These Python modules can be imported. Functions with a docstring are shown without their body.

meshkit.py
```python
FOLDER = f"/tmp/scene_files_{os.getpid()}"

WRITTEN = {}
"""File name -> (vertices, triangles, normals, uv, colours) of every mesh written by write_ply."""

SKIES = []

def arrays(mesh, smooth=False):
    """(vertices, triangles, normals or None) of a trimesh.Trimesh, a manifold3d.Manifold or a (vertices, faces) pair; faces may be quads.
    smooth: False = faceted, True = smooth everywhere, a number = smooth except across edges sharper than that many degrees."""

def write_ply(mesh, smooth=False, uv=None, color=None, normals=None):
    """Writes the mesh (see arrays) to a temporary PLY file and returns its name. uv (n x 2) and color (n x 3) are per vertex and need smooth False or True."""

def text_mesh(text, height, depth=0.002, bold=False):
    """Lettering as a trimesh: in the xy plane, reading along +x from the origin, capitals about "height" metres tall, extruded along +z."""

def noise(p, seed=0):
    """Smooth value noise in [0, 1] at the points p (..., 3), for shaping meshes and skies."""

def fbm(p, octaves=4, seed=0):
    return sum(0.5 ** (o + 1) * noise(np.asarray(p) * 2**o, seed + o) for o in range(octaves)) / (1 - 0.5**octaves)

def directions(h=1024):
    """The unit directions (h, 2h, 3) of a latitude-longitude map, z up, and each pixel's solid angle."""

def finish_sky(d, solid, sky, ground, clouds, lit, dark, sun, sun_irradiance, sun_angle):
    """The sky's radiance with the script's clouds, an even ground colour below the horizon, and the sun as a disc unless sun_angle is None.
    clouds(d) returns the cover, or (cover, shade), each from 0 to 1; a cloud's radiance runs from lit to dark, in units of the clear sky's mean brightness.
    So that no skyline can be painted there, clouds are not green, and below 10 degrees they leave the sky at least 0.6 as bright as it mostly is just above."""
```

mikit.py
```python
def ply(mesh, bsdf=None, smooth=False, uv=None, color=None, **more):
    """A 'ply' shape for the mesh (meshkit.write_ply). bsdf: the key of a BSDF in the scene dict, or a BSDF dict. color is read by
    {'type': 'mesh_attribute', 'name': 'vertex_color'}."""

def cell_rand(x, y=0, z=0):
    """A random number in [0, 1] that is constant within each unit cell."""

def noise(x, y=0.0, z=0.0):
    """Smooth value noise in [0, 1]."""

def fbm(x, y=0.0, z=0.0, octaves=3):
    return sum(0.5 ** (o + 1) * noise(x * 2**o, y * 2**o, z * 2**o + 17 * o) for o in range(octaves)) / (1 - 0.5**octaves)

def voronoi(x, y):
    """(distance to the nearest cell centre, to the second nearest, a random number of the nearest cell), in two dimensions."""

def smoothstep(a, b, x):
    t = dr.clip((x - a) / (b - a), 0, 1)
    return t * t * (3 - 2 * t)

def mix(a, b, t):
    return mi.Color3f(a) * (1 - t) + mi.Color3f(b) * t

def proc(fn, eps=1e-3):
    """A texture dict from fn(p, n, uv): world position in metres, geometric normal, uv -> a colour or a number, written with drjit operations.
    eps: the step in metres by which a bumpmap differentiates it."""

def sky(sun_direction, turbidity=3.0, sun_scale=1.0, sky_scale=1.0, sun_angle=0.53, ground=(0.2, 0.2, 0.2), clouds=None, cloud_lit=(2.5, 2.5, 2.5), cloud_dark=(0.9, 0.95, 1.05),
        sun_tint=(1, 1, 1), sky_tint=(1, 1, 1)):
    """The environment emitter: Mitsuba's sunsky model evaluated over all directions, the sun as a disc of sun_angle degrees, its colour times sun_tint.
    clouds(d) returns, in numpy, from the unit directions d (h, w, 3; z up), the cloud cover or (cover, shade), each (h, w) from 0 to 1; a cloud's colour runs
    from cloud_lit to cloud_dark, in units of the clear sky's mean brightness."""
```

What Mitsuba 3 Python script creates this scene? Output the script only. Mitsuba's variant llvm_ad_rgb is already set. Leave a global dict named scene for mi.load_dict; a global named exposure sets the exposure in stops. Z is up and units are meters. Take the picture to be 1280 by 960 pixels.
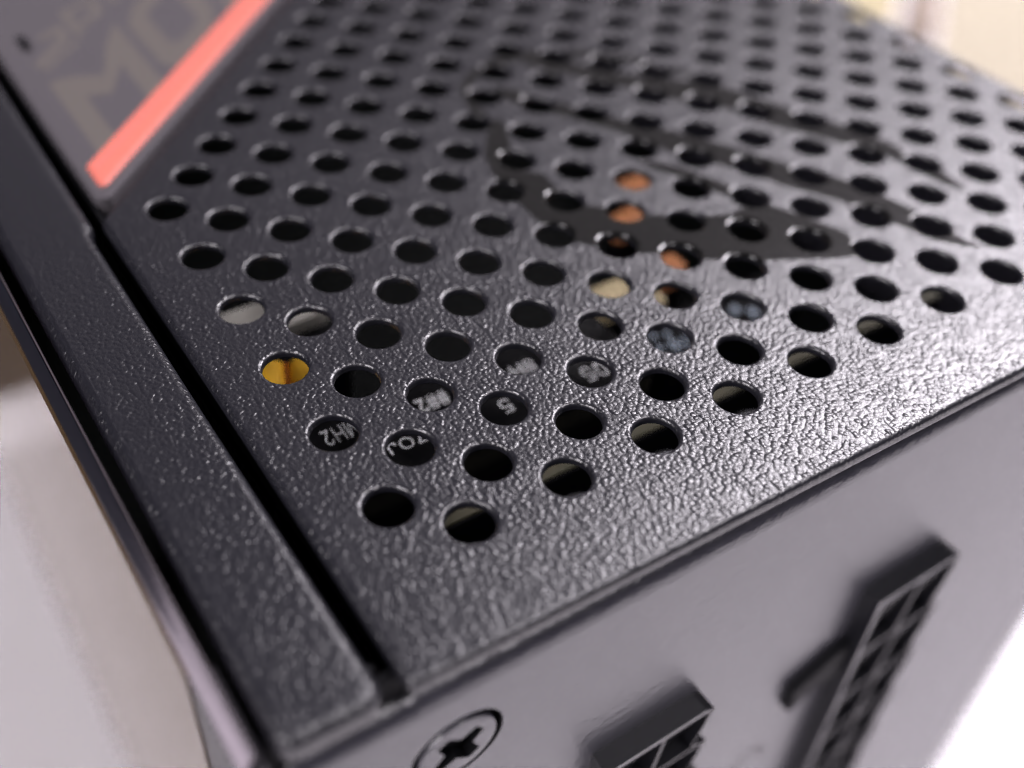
import math, random
import numpy as np, trimesh, mitsuba as mi, mikit, meshkit
import drjit as dr
from shapely.geometry import Polygon, Point, LineString
from shapely.ops import unary_union
import shapely
from mikit import proc, noise, fbm, voronoi, smoothstep, mix

random.seed(7); RNG = np.random.default_rng(7)
T = mi.ScalarTransform4f
A = 0.0065                      # one hole pitch along a row, in metres; everything below is in pitches
scene, labels = {'type': 'scene'}, {}

# ---------------------------------------------------------------- camera
exposure = 0.0
R = np.array([[0.82945957, -0.55521533, 0.06109621], [-0.34352817, -0.59331899, -0.72798418], [0.44043752, 0.58284518, -0.68286623]])
CAM = np.array([-2.828, -4.814, 7.069]) * A
M = np.eye(4); M[:3, 0], M[:3, 1], M[:3, 2], M[:3, 3] = -R[0], -R[1], R[2], CAM
scene['camera'] = dict(type='thinlens', to_world=T(M.tolist()), fov=2 * math.degrees(math.atan(640 / 1364.94)), fov_axis='x',
                       aperture_radius=0.195 * A, focus_distance=10.2 * A, near_clip=0.005, far_clip=20.0)

# ---------------------------------------------------------------- lamps (a wide window to the right, a ceiling lamp)
def lamp(key, centre, target, w, h, rgb, label, cat):
    c, t = np.array(centre, float), np.array(target, float)
    m = T().look_at(origin=c.tolist(), target=t.tolist(), up=[0, 0, 1] if abs((t - c)[2]) < .95 * np.linalg.norm(t - c) else [0, 1, 0])
    v = np.array([[-w/2, -h/2, 0], [w/2, -h/2, 0], [w/2, h/2, 0], [-w/2, h/2, 0]])
    d = mikit.ply((v, np.array([[0, 1, 2], [0, 2, 3]])), 'm_black', to_world=m)
    d['emitter'] = {'type': 'area', 'radiance': {'type': 'rgb', 'value': list(rgb)}}
    scene[key] = d
    labels[key] = dict(label=label, category=cat)

def pol(az, el, r):
    a, e = math.radians(az), math.radians(el)
    return [r * math.cos(e) * math.cos(a), r * math.cos(e) * math.sin(a), r * math.sin(e)]

def rgb(*v): return {'type': 'rgb', 'value': list(v) if len(v) == 3 else [v[0]] * 3}
scene['m_black'] = dict(type='twosided', bsdf=dict(type='diffuse', reflectance=rgb(0.02)))
lamp('window_light', pol(18, 37, 1.4), [0, 0, 0], .66, .54, (28, 26.2, 28.2), 'bright narrow window light at the right of the case, out of frame', 'window light')
lamp('ceiling_light_001', pol(-46, 57, 1.4), [0, 0, 0], .60, .45, (11, 10.3, 10.9), 'square ceiling light above the front right corner of the case, out of frame', 'ceiling light')
lamp('ceiling_light', [-1.5, -0.3, 1.1], [-.1, 0, 0], 1.0, 1.0, (13, 12.2, 12.9), 'large ceiling light above the left side of the table, out of frame', 'ceiling light')

# ---------------------------------------------------------------- materials
def coat_height(p, n, uv):
    q = p / A
    d1, d2, r = voronoi(q.x * 23 + q.z * 3, q.y * 23 - q.z * 9)
    bumps = dr.maximum(0, 1 - dr.square(d1 * 1.25)) * (.25 + .75 * dr.square(r))
    return bumps * .85 + noise(q.x * 44, q.y * 44, q.z * 44) * .18
def fine_height(p, n, uv):
    q = p / A
    return noise(q.x * 12, q.y * 12, q.z * 12) * .6 + noise(q.x * 34, q.y * 34, q.z * 34) * .4

def principled(base, rough, spec=0.5, **k):
    if spec is not None: k['specular'] = spec
    return dict(type='principled', base_color=base if isinstance(base, dict) else rgb(*base), roughness=rough, **k)
def bump(b, fn, h, eps): return dict(type='twosided', bsdf=dict(type='bumpmap', arbitrary=proc(fn, eps=eps * A), scale=h, bsdf=b))
def two(b): return dict(type='twosided', bsdf=b)

scene['m_coat'] = bump(principled((.009, .009, .013), .35, None, eta=1.78), coat_height, 0.07e-3, .008)
scene['m_coat_smooth'] = bump(principled((.03, .029, .033), .34, .5), fine_height, 0.012e-3, .012)
scene['m_gloss'] = two(principled((.007, .007, .007), .11, .5))
scene['m_front'] = bump(principled((.032, .031, .041), .32, None, eta=1.83), fine_height, 0.055e-3, .012)
scene['m_badge'] = two(principled((.075, .069, .076), .30, .5))
scene['m_badge_print'] = two(principled((.105, .094, .087), .36, .5))
scene['m_red'] = two(principled((.60, .16, .12), .5, .3))
scene['m_red_groove'] = two(principled((.70, .16, .14), .4, .5))
scene['m_side'] = two(principled((.075, .050, .027), .10, .33))
scene['m_facet'] = two(principled((.008, .008, .010), .30, .25))
scene['m_ledge'] = bump(principled((.40, .36, .40), .14, .5, metallic=1.0), fine_height, 0.006e-3, .012)
scene['m_rib'] = two(principled((.028, .026, .029), .4, .3))
scene['m_dark'] = two(principled((.004, .004, .005), .6, .1))
scene['m_block'] = two(principled((.005, .005, .006), .3, .25))
scene['m_print'] = two(principled((.93, .93, .95), .6, .4))
scene['m_print_blue'] = two(principled((.62, .72, .85), .6, .3))
scene['m_print_dim'] = two(principled((.45, .48, .53), .6, .3))
scene['m_board'] = two(principled((.003, .004, .0035), .5, .2))
scene['m_board_edge'] = two(principled(proc(lambda p, n, uv: mix((.16, .14, .09), (.11, .11, .07), fbm(p.x / A * 2, p.y / A * 9, p.z / A * 2))), .55, .4))
scene['m_yellow'] = two(principled((1.0, .56, .04), .2, .6))
scene['m_yellow_seam'] = two(principled((.45, .13, .01), .35, .5))
scene['m_copper'] = two(principled((.75, .30, .12), .45, .4))
scene['m_cream'] = two(principled((.85, .70, .42), .5, .4))
scene['m_pale'] = two(principled((.6, .58, .52), .45, .4))
scene['m_metal'] = two(principled((.3, .3, .32), .35, .5, metallic=.8))
scene['m_table'] = two(principled(proc(lambda p, n, uv: mix((.76, .735, .755), (.80, .775, .795), fbm(p.x * 30, p.y * 30, 0))), .35, .3))
scene['m_wall'] = two(principled((.19, .182, .18), .7, .2))
scene['m_post'] = two(principled((.30, .24, .19), .6, .2))
scene['m_ybox'] = two(principled((.44, .385, .24), .7, .2))
scene['m_cream_sheet'] = two(principled((.44, .395, .30), .7, .2))
scene['m_dbox'] = two(principled((.014, .019, .030), .5, .3))

# ---------------------------------------------------------------- mesh helpers
def tri(poly):
    polys = getattr(poly, 'geoms', [poly])
    vs, fs, k = [], [], 0
    for g in polys:
        if g.geom_type != 'Polygon' or g.is_empty or g.area < 1e-8: continue
        v, f = trimesh.creation.triangulate_polygon(g, engine='earcut')
        vs.append(v); fs.append(np.asarray(f) + k); k += len(v)
    v, f = np.vstack(vs), np.vstack(fs)
    c = np.cross(v[f[:, 1]] - v[f[:, 0]], v[f[:, 2]] - v[f[:, 0]])
    f[c < 0] = f[c < 0][:, ::-1]
    return v, f
def flat(poly, z):
    v, f = tri(poly)
    return trimesh.Trimesh(np.c_[v, np.full(len(v), z)], f, process=False)
def strip(rings, close=True):
    """rings: list of (n,3) loops; quads between successive loops (outward normals for CCW loops going down)."""
    n = len(rings[0]); v = np.vstack(rings); f = []
    idx = np.arange(n if close else n - 1)
    for k in range(len(rings) - 1):
        a, b = k * n + idx, k * n + (idx + 1) % n
        c, d = a + n, b + n
        f += [np.c_[a, c, d], np.c_[a, d, b]]
    return trimesh.Trimesh(v, np.vstack(f), process=False)
def ring_offset(pts, d):
    """mitre inset of a CCW loop by d."""
    p = np.asarray(pts); a, b = np.roll(p, 1, 0), np.roll(p, -1, 0)
    e1, e2 = p - a, b - p
    e1 /= np.linalg.norm(e1, axis=1)[:, None]; e2 /= np.linalg.norm(e2, axis=1)[:, None]
    n1, n2 = np.c_[-e1[:, 1], e1[:, 0]], np.c_[-e2[:, 1], e2[:, 0]]
    m = n1 + n2; m /= np.linalg.norm(m, axis=1)[:, None]
    return p + m * (d / np.maximum((m * n1).sum(1), .35))[:, None]
def rounded(poly, r, seg=4):
    x0, y0, x1, y1 = poly.bounds; r = min(r, .42 * min(x1 - x0, y1 - y0))
    g = poly.buffer(-r, quad_segs=seg).buffer(r, quad_segs=seg)
    g = shapely.geometry.polygon.orient(g, 1)
    return np.array(g.exterior.coords)[:-1]
def slab(loop, prof, holes=(), bottom=False, top_z=None):
    """plate from a CCW loop: prof = [(inset, z), ...] from the top edge outwards and down."""
    rs = [np.c_[ring_offset(loop, i), np.full(len(loop), z)] for i, z in prof]
    top = Polygon(rs[0][:, :2])
    if holes: top = top.difference(unary_union(list(holes)))
    parts = [flat(top, prof[0][1]), strip(rs)]
    if bottom:
        b = flat(Polygon(rs[-1][:, :2]), prof[-1][1]); b.invert(); parts.append(b)
    m = trimesh.util.concatenate(parts); m.merge_vertices(digits_vertex=6)
    return m
def block(x0, x1, y0, y1, z0, z1, r=.06):
    loop = rounded(Polygon([(x0, y0), (x1, y0), (x1, y1), (x0, y1)]), r * 1.5)
    return slab(loop, [(r, z1), (r * .5, z1 - r * .13), (r * .13, z1 - r * .5), (0, z1 - r), (0, z0)], bottom=True)
def lathe(prof, cx=0, cy=0, n=32):
    a = np.arange(n) * 2 * np.pi / n
    rs = [np.c_[cx + r * np.cos(a), cy + r * np.sin(a), np.full(n, z)] for r, z in prof]
    m = strip(rs)
    m.merge_vertices(digits_vertex=6); return m
def to_front(m, yf):
    """(u, v, w) modelled flat -> on the front face: u = x, v = z, w = outwards (-y)."""
    v = np.asarray(m.vertices); m = m.copy()
    m.vertices = np.c_[v[:, 0], yf - v[:, 2], v[:, 1]]
    return m
def add(key, mesh, mat, smooth=35, label=None, cat=None, group=None, kind=None):
    m = mesh.copy(); m.vertices = np.asarray(m.vertices) * A
    scene[key] = mikit.ply(m, mat, smooth=smooth)
    d = {k: v for k, v in dict(label=label, category=cat, group=group, kind=kind).items() if v}
    if d: labels[key] = d
def num(key, i): return key if i == 0 else f'{key}_{i:03d}'
def thing(key, label, cat, group=None):
    labels[key] = dict(label=label, category=cat, **({'group': group} if group else {}))

# ---------------------------------------------------------------- setting
TZ = -20.0
add('table', slab(rounded(Polygon([(-90, -70), (95, -70), (95, 75), (-90, 75)]), 2), [(.2, TZ), (0, TZ - .2), (0, TZ - 4)], bottom=True), 'm_table', kind='structure', label='white table top under the black case')
wl = trimesh.creation.box(bounds=[[-2, -130, -60], [2, 130, 130]])
wl.apply_transform(trimesh.transformations.rotation_matrix(math.radians(58), [0, 0, 1])); wl.apply_translation([150 * math.cos(math.radians(58)), 150 * math.sin(math.radians(58)), 0])
add('wall', wl, 'm_wall', smooth=False, kind='structure', label='cream wall far behind the case')

# ---------------------------------------------------------------- the case
C = 'perforated_case'
thing(C, 'black metal electronics case with perforated top, red striped badge and glossy eye emblem', 'electronics case')
HR, LIP = 0.22, 0.04
holes = []
for n in range(0, 46):
    for k in range(0, 12):
        x, y = k + (.5 if n % 2 == 0 else 0), n / 2
        if x - y >= -5.6 and x <= 11.05: holes.append((x, y))
YB = 24.0
DIAG = 6.32
panel_poly = Polygon([(-.70, -1.09), (11.35, -1.27), (11.35, YB), (YB - DIAG, YB), (-.70, DIAG - .70)])
loop = rounded(panel_poly, .10, 5)
K = 40
ang = np.arange(K) * 2 * np.pi / K
circ = [Polygon(np.c_[x + (HR + LIP) * np.cos(ang), y + (HR + LIP) * np.sin(ang)]) for x, y in holes]
top = slab(loop, [(.065, 0), (.032, -.009), (.010, -.032), (0, -.065), (0, -.12)], holes=circ)
lip_prof = [(HR + LIP, 0), (HR + LIP * .55, -LIP * .12), (HR + LIP * .2, -LIP * .4), (HR + LIP * .03, -LIP * .75), (HR, -LIP), (HR, -.075)]
def lip(x, y, prof, sel=None):
    rs = [np.c_[x + r * np.cos(ang), y + r * np.sin(ang), np.full(K, z)] for r, z in prof]
    m = strip(rs); m.invert()
    if sel is not None:
        seg = np.arange(len(m.faces)) % K
        m.update_faces(sel[seg]); m.remove_unreferenced_vertices()
    return m
lips = [lip(x, y, lip_prof) for x, y in holes]
under = flat(Polygon(loop).difference(unary_union([Point(h).buffer(HR, quad_segs=10) for h in holes])), -.08); under.invert()
tp = trimesh.util.concatenate([top] + lips); tp.merge_vertices(digits_vertex=6)
add(C + '__top_panel', trimesh.util.concatenate([tp, under]), 'm_coat', smooth=40, label='perforated black top panel with rows of round vent holes')

# glossy eye emblem printed on the panel (blades traced in the panel's plane)
BLADES = [
    [(4.25, 5.43), (4.36, 5.37), (4.2, 4.97), (4.02, 4.64), (3.84, 4.33), (4.09, 4.08), (4.07, 3.79), (4.11, 3.3), (4.31, 3.17), (4.63, 2.79), (4.89, 2.69), (5.28, 2.44), (5.53, 2.34), (5.97, 2.36), (6.12, 2.18), (6.34, 1.75), (6.47, 1.42), (6.45, 1.15), (6.23, 1.03), (5.96, 1.13), (5.3, 1.46), (4.86, 1.71), (4.62, 1.86), (4.29, 2.16), (4.12, 2.25), (3.73, 2.65), (3.62, 2.78), (3.48, 3.35), (3.5, 3.86), (3.58, 4.43), (3.69, 4.74), (3.95, 5.11)],
    [(5.33, 3.76), (5.51, 3.6), (5.66, 3.42), (5.84, 3.03), (5.98, 2.66), (6.1, 2.23), (5.96, 2.08), (5.82, 2.48), (5.68, 2.85), (5.52, 3.25), (5.4, 3.46), (5.28, 3.7)],
    [(4.74, 6.14), (4.92, 5.98), (5.33, 5.33), (5.7, 4.72), (6.11, 4.16), (6.52, 3.55), (6.9, 2.85), (7.28, 2.26), (7.51, 1.56), (7.61, 1.03), (7.61, 0.61), (7.69, 0.44), (7.67, 0.42), (7.5, 0.53), (7.3, 0.77), (7.14, 1.23), (6.91, 1.91), (6.54, 2.48), (6.19, 3.17), (5.78, 3.77), (5.5, 4.46), (5.13, 5.06), (4.72, 5.69), (4.67, 6.03)],
    [(5.59, 6.68), (6.16, 6.15), (6.56, 5.61), (7.12, 5.14), (7.59, 4.65), (7.88, 3.98), (8.22, 3.26), (8.49, 2.57), (8.58, 1.74), (8.51, 1.31), (8.48, 1.29), (8.34, 1.54), (8.22, 2.32), (7.88, 2.93), (7.46, 3.54), (7.2, 4.22), (6.74, 4.7), (6.33, 5.32), (5.94, 5.85), (5.45, 6.48)],
    [(4.11, 5.28), (4.13, 5.81), (4.29, 6.3), (4.62, 6.63), (5.12, 6.84), (5.63, 6.84), (6.38, 6.52), (6.98, 6.0), (7.46, 5.17), (7.35, 5.08), (6.86, 5.85), (6.25, 6.35), (5.55, 6.62), (5.05, 6.61), (4.62, 6.42), (4.4, 6.24), (4.27, 5.79), (4.26, 5.33)]]
em = unary_union([Polygon(b).buffer(0) for b in BLADES]).buffer(.02).buffer(-.02)
em_flat = em.difference(unary_union(circ)).intersection(Polygon(ring_offset(loop, .07)))
parts = [flat(em_flat, .005)]
for g in getattr(em_flat, 'geoms', [em_flat]):
    for r_ in [g.exterior, *g.interiors]:
        c = np.array(r_.coords)[:-1]
        if r_ is g.exterior and not r_.is_ccw: c = c[::-1]
        if r_ is not g.exterior and r_.is_ccw: c = c[::-1]
        parts.append(strip([np.c_[c, np.full(len(c), .005)], np.c_[c, np.full(len(c), -.001)]]))
lp2 = [(r - (.004 if i else 0), z + (.005 if i < 2 else .004)) for i, (r, z) in enumerate(lip_prof[:-1])]
for (x, y) in holes:
    mid = ang + np.pi / K
    sel = shapely.contains_xy(em, x + (HR + LIP + .01) * np.cos(mid), y + (HR + LIP + .01) * np.sin(mid))
    if sel.any(): parts.append(lip(x, y, lp2, sel))
add(C + '__eye_emblem', trimesh.util.concatenate(parts), 'm_gloss', smooth=40, label='glossy black eye shaped emblem printed across the vent holes')

# badge plate in the corner behind the diagonal joint
bd = Polygon([(-.62, DIAG - .62 + .16), (YB - DIAG - .1, YB + .06), (-.62, YB + .06)])
bl = rounded(bd, .12, 5)
add(C + '__badge', slab(bl, [(.05, -.02), (.02, -.03), (0, -.07), (0, -.3)]), 'm_badge', label='dark grey badge plate with faint tan lettering and a red stripe')
def sheet(poly, z, th=.006):
    ps = []
    for g in getattr(poly, 'geoms', [poly]):
        c = np.array(shapely.geometry.polygon.orient(g, 1).exterior.coords)[:-1]
        ps.append(flat(g, z)); ps.append(strip([np.c_[c, np.full(len(c), z)], np.c_[c, np.full(len(c), z - th)]]))
        for h in shapely.geometry.polygon.orient(g, 1).interiors:
            c = np.array(h.coords)[:-1]; ps.append(strip([np.c_[c, np.full(len(c), z)], np.c_[c, np.full(len(c), z - th)]]))
    return trimesh.util.concatenate(ps)
S0, S1 = DIAG + .36, DIAG + .92        # red stripe between y - x = S0 and S1
XE = YB - DIAG - 1.2
def diag(x0, x1, s0, s1): return Polygon([(x0, x0 + s0), (x1, x1 + s0), (x1, x1 + s1), (x0, x0 + s1)])
rl = rounded(diag(-.50, XE, S0, S1), .06)
add(C + '__badge__red_stripe', slab(rl, [(.05, .02), (.02, .012), (0, -.01), (0, -.025)]), 'm_red', label='salmon red stripe along the diagonal edge of the badge')
gl = diag(-.42, XE, (S0 + S1) / 2 + .06, (S0 + S1) / 2 + .11)
add(C + '__badge__stripe_line', sheet(gl, .024, .006), 'm_red_groove')
BL = DIAG + .90                         # lettering base line y - x
def gly(rings):                          # (x, h) -> (x, x + BL + h)
    return Polygon([(x, x + BL + h) for x, h in rings])
Mg = gly([(-.28, -.0), (-.28, 1.93), (.0, 1.70), (.40, 1.15), (.70, 1.66), (1.01, 1.92), (1.01, -.0), (.69, -.0), (.69, 1.05), (.34, .70), (.03, 1.08), (.03, -.0)])
Og = gly([(1.15, .35), (1.30, .05), (2.15, .05), (2.42, .35), (2.42, 1.62), (2.25, 1.9), (1.4, 1.9), (1.15, 1.62)]).difference(gly([(1.48, .55), (1.6, .42), (2.0, .42), (2.1, .55), (2.1, 1.45), (2.0, 1.55), (1.6, 1.55), (1.48, 1.45)]))
Dg = gly([(2.6, 0), (3.5, 0), (3.85, .3), (3.85, 1.6), (3.5, 1.9), (2.6, 1.9)]).difference(gly([(2.93, .4), (3.4, .4), (3.52, .5), (3.52, 1.4), (3.4, 1.5), (2.93, 1.5)]))
add(C + '__badge__lettering', sheet(unary_union([Mg, Og, Dg]), -.012), 'm_badge_print', label='faint tan letters MO on the badge above the red stripe')
def stroke(pts, w=.16): return LineString(pts).buffer(w / 2, cap_style=2, join_style=2)
small = unary_union([stroke([(-.27, 9.35), (.28, 10.0), (.28, 10.3), (-.02, 10.1)], .13), stroke([(-.22, 9.2), (.42, 9.85)], .07), stroke([(.50, 10.0), (.50, 10.75), (.95, 10.95), (.95, 10.6), (.6, 10.3)], .13),
                     stroke([(1.25, 10.8), (1.25, 11.5), (1.7, 11.8)], .13)])
add(C + '__badge__small_lettering', sheet(small, -.012), 'm_badge_print')
add(C + '__badge__dark_mark', sheet(stroke([(-.24, 9.85), (-.24, 10.3)], .13), -.012), 'm_dark')

# left edge band: bent strip beside the panel
def extrude_profile(prof, y0, y1, n=1):
    """prof (x, z) from right to left over the top; extruded along y, front end closed by a rounded edge."""
    p = np.array(prof, float)
    rows = []
    for d, y in [(.05, y0), (.015, y0 + .015), (0, y0 + .05), (0, y1)]:
        q = p.copy(); q[:, 1] -= d * 1.0
        rows.append(np.c_[q[:, 0], np.full(len(q), y), q[:, 1]])
    v = np.vstack(rows); m = len(p); f = []
    for k in range(len(rows) - 1):
        for i in range(m - 1):
            a, b, c, d = k * m + i, k * m + i + 1, (k + 1) * m + i, (k + 1) * m + i + 1
            f += [[a, c, d], [a, d, b]]
    cap = Polygon(rows[0][:, [0, 2]]).buffer(0)
    cv, cf = tri(cap)
    capm = trimesh.Trimesh(np.c_[cv[:, 0], np.full(len(cv), y0), cv[:, 1]], cf, process=False)
    return trimesh.util.concatenate([trimesh.Trimesh(v, f, process=False), capm])
band_loop = rounded(Polygon([(-1.72, -1.06), (-.87, -1.06), (-.87, 5.45), (-.80, 5.62), (-.80, YB), (-1.72, YB)]), .17, 6)
add(C + '__edge_band', slab(band_loop, [(.10, -.01), (.06, -.02), (.025, -.048), (.006, -.085), (0, -.12), (0, -.24)]), 'm_coat', smooth=40, label='long black textured strip left of the perforated panel')
add(C + '__gap_floor', trimesh.creation.box(bounds=[[-1.5, -1.0, -.9], [-.2, YB, -.62]]), 'm_dark', smooth=False)
rv = lathe([(0, -.30), (.035, -.305), (.05, -.33), (.05, -.62)], -.79, -.62, 16)
add(C + '__gap_wall', trimesh.creation.box(bounds=[[-.66, -.92, -.9], [-.62, YB, -.13]]), 'm_dark', smooth=False)
add(C + '__front_gap', trimesh.creation.box(bounds=[[-1.75, -.90, -.60], [11.1, -.80, -.13]]), 'm_dark', smooth=False)
add(C + '__gap_pin', rv, 'm_metal')
# left side: narrow chamfer rail, curved corner gusset, glossy side wall
rail = np.array([(-1.86, -.5), (-1.86, -.02), (-1.87, -.004), (-1.885, 0), (-1.90, -.015), (-1.985, -.17), (-1.99, -.20), (-1.99, -.4)])
def prism_y(prof, y0, y1):
    p = np.asarray(prof); n = len(p)
    v = np.vstack([np.c_[p[:, 0], np.full(n, y0), p[:, 1]], np.c_[p[:, 0], np.full(n, y1), p[:, 1]]])
    f = []
    for i in range(n - 1): f += [[i, i + n, i + n + 1], [i, i + n + 1, i + 1]]
    return trimesh.Trimesh(v, f, process=False)
add(C + '__side_ledge', prism_y(rail, -1.0, YB), 'm_ledge', smooth=50, label='narrow lilac lit ledge along the left edge of the case')
add(C + '__side_wall', trimesh.creation.box(bounds=[[-2.02, -.02, TZ + .25], [-1.9, YB, -.21]]), 'm_side', smooth=False, label='glossy left side wall reflecting the white table')
add(C + '__corner_bezel', trimesh.creation.box(bounds=[[-2.0, -1.02, TZ + .3], [-1.80, -.06, -.19]]), 'm_coat_smooth', smooth=False, label='dark textured corner strip in front of the side wall')
# front face
YF = -1.06
fr = Polygon([(-1.78, -.40), (-.6, -.38), (11.25, -.48), (12.9, TZ + .3), (-1.78, TZ + .3)])
ring_c = (-.24, -1.36)
fl = rounded(fr, .25, 4)
scr = Point(ring_c).buffer(.455, quad_segs=16)
fm = slab(fl, [(.22, 0), (.165, -.008), (.11, -.028), (.064, -.064), (.028, -.11), (.008, -.165), (0, -.22), (0, -.24)], holes=[scr])
add(C + '__front_panel', to_front(fm, YF), 'm_front', label='grey lilac front face with raised patterned emblems and a screw')
well = lathe([(.455, 0), (.44, -.02), (.44, -.12), (.0, -.12)], *ring_c, n=48); 
add(C + '__front_panel__screw_well', to_front(well, YF), 'm_dark')
# screw head with a cross recess
arm = [(-.26, -.065), (-.10, -.10), (-.065, -.26), (.065, -.26), (.10, -.10), (.26, -.065), (.26, .065), (.10, .10), (.065, .26), (-.065, .26), (-.10, .10), (-.26, .065)]
th = math.radians(38)
arm = [(ring_c[0] + x * math.cos(th) - y * math.sin(th), ring_c[1] + x * math.sin(th) + y * math.cos(th)) for x, y in arm]
head = Polygon(np.c_[ring_c[0] + .385 * np.cos(ang), ring_c[1] + .385 * np.sin(ang)])
cross = Polygon(arm)
cr = np.array(shapely.geometry.polygon.orient(cross, -1).exterior.coords)[:-1]
hm = slab(np.array(head.exterior.coords)[:-1], [(.03, .02), (.008, .01), (0, -.01), (0, -.12)], holes=[cross])
add(C + '__screw', to_front(hm, YF), 'm_front', label='flat cross head screw near the corner')
cw = trimesh.util.concatenate([strip([np.c_[cr, np.full(len(cr), .02)], np.c_[cr, np.full(len(cr), -.10)]]), flat(cross, -.10)])
add(C + '__screw__cross_recess', to_front(cw, YF), 'm_dark')

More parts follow.
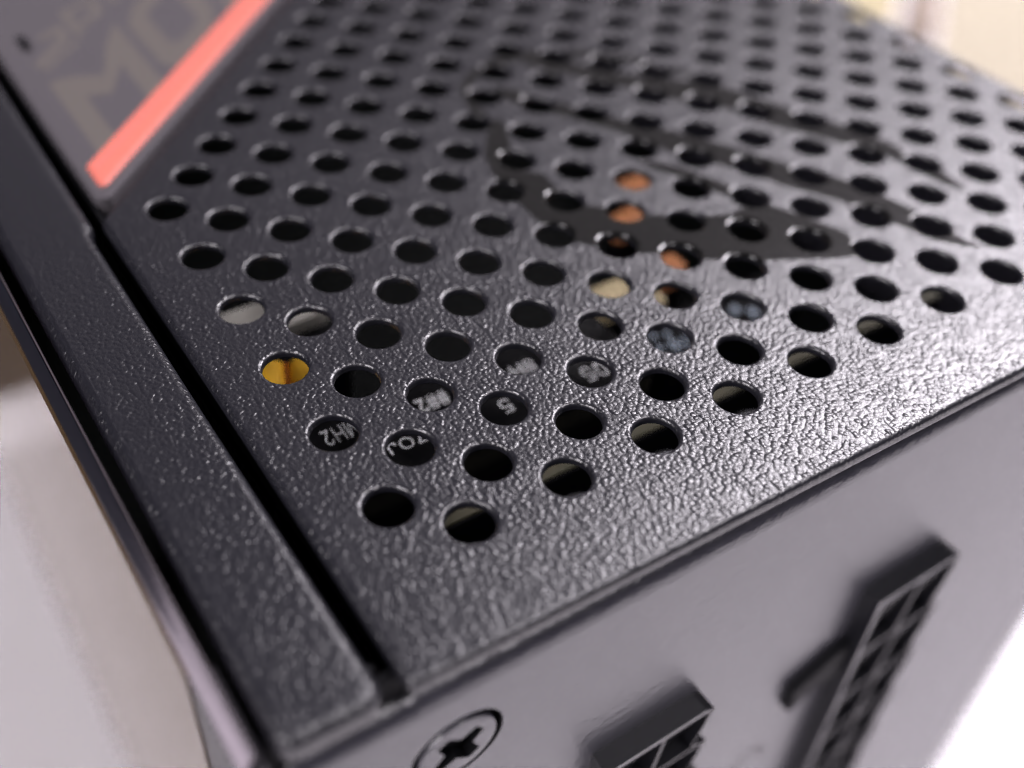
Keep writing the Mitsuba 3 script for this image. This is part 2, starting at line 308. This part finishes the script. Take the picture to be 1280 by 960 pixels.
# raised emblems on the front: thick block, thin ribs, dark slanted facets
RAISE = .24
def saw(xr, z0, rows, pitch, notch=.22):
    out = []
    for i in range(rows):
        out += [(xr(z0 - i * pitch) + .10, z0 - i * pitch - .03), (xr(z0 - (i + 1) * pitch) + .10 - notch, z0 - (i + .88) * pitch)]
    return out
def mv(cells, dx, dz): return [[(x + dx, z + dz) for x, z in q] for q in cells]
def EDGE(o):
    (x0, z0), (x1, z1), (x2, z2) = o[0], o[1], o[-1]
    return [(x0 - .2, z0 + .2), (x1 + .3, z1 + .2), (x1 + .3, z1 - .05), (x0 + .06, z0 - .05), (x2 + .06, z2 - .2), (x2 - .2, z2 - .2)]
def glyph(key, outline, cells, label):
    """raised block with thin light ribs round sunken, sloping dark facets"""
    lp = np.array(shapely.geometry.polygon.orient(Polygon(outline), 1).exterior.coords)[:-1]
    cut = [Polygon(q).buffer(-.01, join_style=2) for q in cells]
    cut = [q.intersection(Polygon(outline).buffer(-.025)) for q in cut]
    cut = [q for q in cut if q.geom_type == 'Polygon' and q.area > .05]
    D = .16
    side = strip([np.c_[lp, np.full(len(lp), z)] for z in (RAISE, -.02)])
    add(key, to_front(side, YF), 'm_facet', label=label, smooth=False)
    face = [flat(Polygon(outline).difference(unary_union(cut)), RAISE)]
    add(key + '__rib_plate', to_front(trimesh.util.concatenate(face), YF), 'm_rib', smooth=False)
    zt_, zb_ = max(z for _, z in outline), min(z for _, z in outline)
    edge = Polygon(outline).difference(Polygon(outline).buffer(-.045, join_style=2)).intersection(Polygon(EDGE(outline)))
    add(key + '__edge_line', to_front(sheet(edge, RAISE + .006, .004), YF), 'm_front', smooth=False)
    for i, c in enumerate(cut):
        q = np.array(shapely.geometry.polygon.orient(c, -1).exterior.coords)[:-1]
        zt, zb = q[:, 1].max(), q[:, 1].min()
        w = RAISE - .03 - D * (zt - q[:, 1]) / (zt - zb)      # deeper towards the lower edge
        wall = strip([np.c_[q, np.full(len(q), RAISE)], np.c_[q, w]])
        n = len(q); fl_ = trimesh.Trimesh(np.c_[q, w], [[0, k + 1, k] for k in range(1, n - 1)], process=False)
        add(num(key + '__facet', i), to_front(trimesh.util.concatenate([wall, fl_]), YF), 'm_facet', smooth=False)
def lattice(x_left, x_right, z_top, rows, pitch, cols, slant=0.0, g=.018):
    out = []
    for r_ in range(rows):
        za, zb = z_top - r_ * pitch, z_top - (r_ + 1) * pitch
        for c in range(cols):
            fx = lambda z, k: x_left(z) + (x_right(z) - x_left(z)) * k / cols
            out.append([(fx(za, c) + g + slant, za - g), (fx(za, c + 1) - g + slant, za - g), (fx(zb, c + 1) - g, zb + g), (fx(zb, c) + g, zb + g)])
    return out

xl1, xr1 = lambda z: 5.20 - .055 * (z + 3), lambda z: 6.62 - .075 * (z + 3)
g1 = [(5.20, -2.92), (6.58, -2.92)] + saw(xr1, -2.98, 9, 1.08) + [(xl1(-12.7), -12.7)]
glyph(C + '__front_emblem', mv([g1], .24, -.29)[0], mv(lattice(xl1, lambda z: xr1(z) - .06, -2.98, 9, 1.08, 2, .12), .24, -.29), 'raised dark emblem with slanted facets, right one of the two on the front face')
xl2, xr2 = lambda z: 1.30 - .055 * (z + 3), lambda z: 2.66 - .06 * (z + 3)
g2 = [(1.28, -2.84), (2.62, -2.84)] + saw(xr2, -2.90, 7, .72) + [(xl2(-7.94), -7.94)]
glyph(C + '__front_emblem_001', mv([g2], .126, -.29)[0], mv(lattice(xl2, lambda z: xr2(z) - .06, -2.90, 7, .72, 2, .12), .126, -.29), 'raised dark emblem with slanted facets, left one of the two at the lower edge of the picture')


pg = [(5.75, -4.20), (5.24, -4.22), (4.60, -4.55), (4.67, -5.09), (5.02, -4.86), (5.75, -4.92)]
pl = np.array(shapely.geometry.polygon.orient(Polygon(pg), 1).exterior.coords)[:-1]
add(C + '__front_emblem__prong', to_front(slab(pl, [(.02, .14), (0, .12), (0, -.02)]), YF), 'm_dark', label='dark prong pointing left from the right emblem')

# printed curl beside the emblems
a = np.linspace(.2, 5.2, 40)
curl = LineString(np.c_[4.42 + .30 * np.cos(a), -6.45 + .42 * np.sin(a)]).buffer(.045)
add(C + '__front_panel__printed_curl', to_front(sheet(curl, .006), YF), 'm_rib')
# remaining shell so that the case is closed from other sides
add(C + '__right_wall', trimesh.creation.box(bounds=[[11.12, -.9, TZ + .3], [11.26, YB, -.17]]), 'm_front', smooth=False)
add(C + '__back_wall', trimesh.creation.box(bounds=[[-1.88, YB + .08, TZ + .3], [11.25, YB + .2, -.05]]), 'm_front', smooth=False)
for i, (x, y) in enumerate([(-.8, .6), (10, .6), (-.8, 22.5), (10, 22.5)]):
    add(num(C + '__foot', i), lathe([(0, TZ + .31), (.7, TZ + .31), (.7, TZ + .02), (.6, TZ), (0, TZ)], x, y, 24), 'm_dark')

# ---------------------------------------------------------------- inside, seen through the vent holes
B = 'circuit_board'
thing(B, 'populated circuit board inside the case, seen in pieces through the vent holes', 'circuit board')
add(B + '__board', trimesh.creation.box(bounds=[[-1.6, -.6, -4.3], [10.9, 23.5, -4.1]]), 'm_board', smooth=False)
zc = -1.0
blk = B + '__black_component'
add(blk, block(-.15, 3.9, 1.45, 2.72, -4.1, zc), 'm_block', label='black block component with upside down white printing, seen through the holes')
def label_text(s, x, y, h, mat, i, z=zc, rot=180, sx=1.0, bold=False):
    t = meshkit.text_mesh(s, h, depth=.008, bold=bold)
    v = np.asarray(t.vertices) - [t.bounds[:, 0].mean(), t.bounds[:, 1].mean(), 0]
    v[:, 0] *= sx; c, s_ = math.cos(math.radians(rot)), math.sin(math.radians(rot))
    t.vertices = np.c_[x + c * v[:, 0] - s_ * v[:, 1], y + s_ * v[:, 0] + c * v[:, 1], z + .001 + v[:, 2]]
    add(num(blk + '__printing', i), t, mat, smooth=False)
label_text('MH2', .46, 2.34, .22, 'm_print', 0, sx=.62)
label_text('7OJ', .965, 1.88, .15, 'm_print', 1, sx=1.15)
label_text('5', 2.13, 1.82, .20, 'm_print', 2)
label_text('05', 3.28, 1.78, .22, 'm_print', 3, sx=.9)
label_text('##2', 1.50, 2.26, .20, 'm_print', 4, sx=.72, bold=True)
label_text('8H', 2.62, 2.22, .17, 'm_print', 5, bold=True)
# yellow wound part
YR = trimesh.transformations.rotation_matrix(math.radians(-20), [0, 0, 1], [.38, 3.45, 0])
for i, (x0, x1) in enumerate([(-.05, .37), (.395, .80)]):
    a_ = np.linspace(0, np.pi, 14); cx, rx = (x0 + x1) / 2, (x1 - x0) / 2
    pr = np.c_[cx + rx * np.cos(a_), -1.18 + .15 * np.sin(a_)]
    ym = prism_y(pr, 2.75, 3.72); ym.apply_transform(YR)
    add(num(B + '__yellow_winding', i), ym, 'm_yellow', smooth=60, **({'label': 'bright yellow tape winding under the leftmost lit hole'} if i == 0 else {}))
sm = trimesh.creation.box(bounds=[[.365, 2.75, -1.6], [.40, 3.72, -1.10]]); sm.apply_transform(YR)
add(B + '__yellow_winding__seam', sm, 'm_yellow_seam', smooth=False)
add(B + '__dark_coil_former_004', block(.1, 1.35, 3.80, 4.98, -4.1, -1.4), 'm_dark')
add(B + '__pale_block', block(.1, 1.35, 4.40, 4.96, -1.399, -1.2), 'm_pale', label='pale grey block behind the yellow winding')
for i, (x0, x1, y0, y1) in enumerate([(5.45, 6.0, 4.06, 4.36), (5.3, 5.72, 2.95, 3.30), (6.06, 6.62, 4.4, 4.97)]):
    add(num(B + '__dark_coil_former', i), block(x0, x1, y0, y1, -4.1, -1.5), 'm_dark')
    add(num(B + '__copper_block', i), block(x0, x1, y0, y1, -1.499, -1.2), 'm_copper', **({'label': 'orange brown block seen through holes under the emblem'} if i == 0 else {}))
add(B + '__dark_coil_former_003', block(4.2, 4.95, 2.80, 3.22, -4.1, -1.5), 'm_dark')
add(B + '__cream_block', block(4.2, 4.95, 2.80, 3.22, -1.499, -1.2), 'm_cream', label='cream block seen through one hole in front of the orange block')
add(B + '__cream_block_001', block(4.90, 5.02, 2.55, 2.80, -1.499, -1.2, .03), 'm_cream')
pcb = B + '__riser_card'
add(pcb, trimesh.creation.box(bounds=[[.3, 1.06, -4.1], [8.5, 1.32, -1.52]]), 'm_dark', smooth=False, label='upright card whose tan edge runs parallel to the front')
add(pcb + '__card_edge', trimesh.creation.box(bounds=[[.3, 1.09, -1.519], [8.5, 1.29, -1.48]]), 'm_board_edge', smooth=False)
for i, x in enumerate([1.08, 2.35, 3.55, 4.8]):
    add(num(B + '__round_capacitor', i), lathe([(.285, -1.66), (.285, -4.1)], x, .62, 28), 'm_block')
    add(num(B + '__round_capacitor', i) + '__top', lathe([(0, -1.61), (.2, -1.61), (.25, -1.62), (.28, -1.66)], x, .62, 28), 'm_metal', smooth=60)
lb = B + '__label_block'
add(lb, block(4.6, 7.3, 2.2, 3.0, -4.1, -1.9), 'm_dark')
for i, (x, y, w, h) in enumerate([(5.0, 2.66, .05, .05), (5.19, 2.62, .05, .04), (4.93, 2.44, .045, .05), (5.13, 2.40, .05, .11), (5.30, 2.36, .025, .12), (6.3, 2.54, .07, .07), (6.48, 2.38, .05, .10)]):
    add(num(lb + '__pale_spot', i), block(x - w, x + w, y - h, y + h, -1.9, -1.86, .03), 'm_print_blue')

# ---------------------------------------------------------------- far things
add('storage_box', block(-34, 9, 26.5, 44, TZ, TZ + 14, .4), 'm_dbox', label='dark blue grey box on the table behind the left side of the case', cat='box')
def sheet_on_table(pts, th): return slab(rounded(Polygon(pts), .3), [(.05, TZ + th), (0, TZ + th - .03), (0, TZ + .01)], bottom=True)
add('cream_sheet', sheet_on_table([(50, 14), (88, 14), (88, 56.5), (50, 28.4)], .12), 'm_cream_sheet', label='cream sheet lying on the table at the top right, out of focus', cat='paper sheet')
add('yellow_sheet', sheet_on_table([(40, 24.2), (66, 43.8), (66, 70), (40, 70)], .10), 'm_ybox', label='pale yellow sheet on the table left of the brown stick', cat='paper sheet')
st = block(0, 26, -.75, .75, 0, .9, .2)
st.apply_transform(trimesh.transformations.rotation_matrix(math.atan2(.75, 1), [0, 0, 1])); st.apply_translation([50.6, 30.3, TZ + .13])
add('wooden_stick', st, 'm_post', label='brown stick lying between the cream and yellow sheets at the top right', cat='stick')
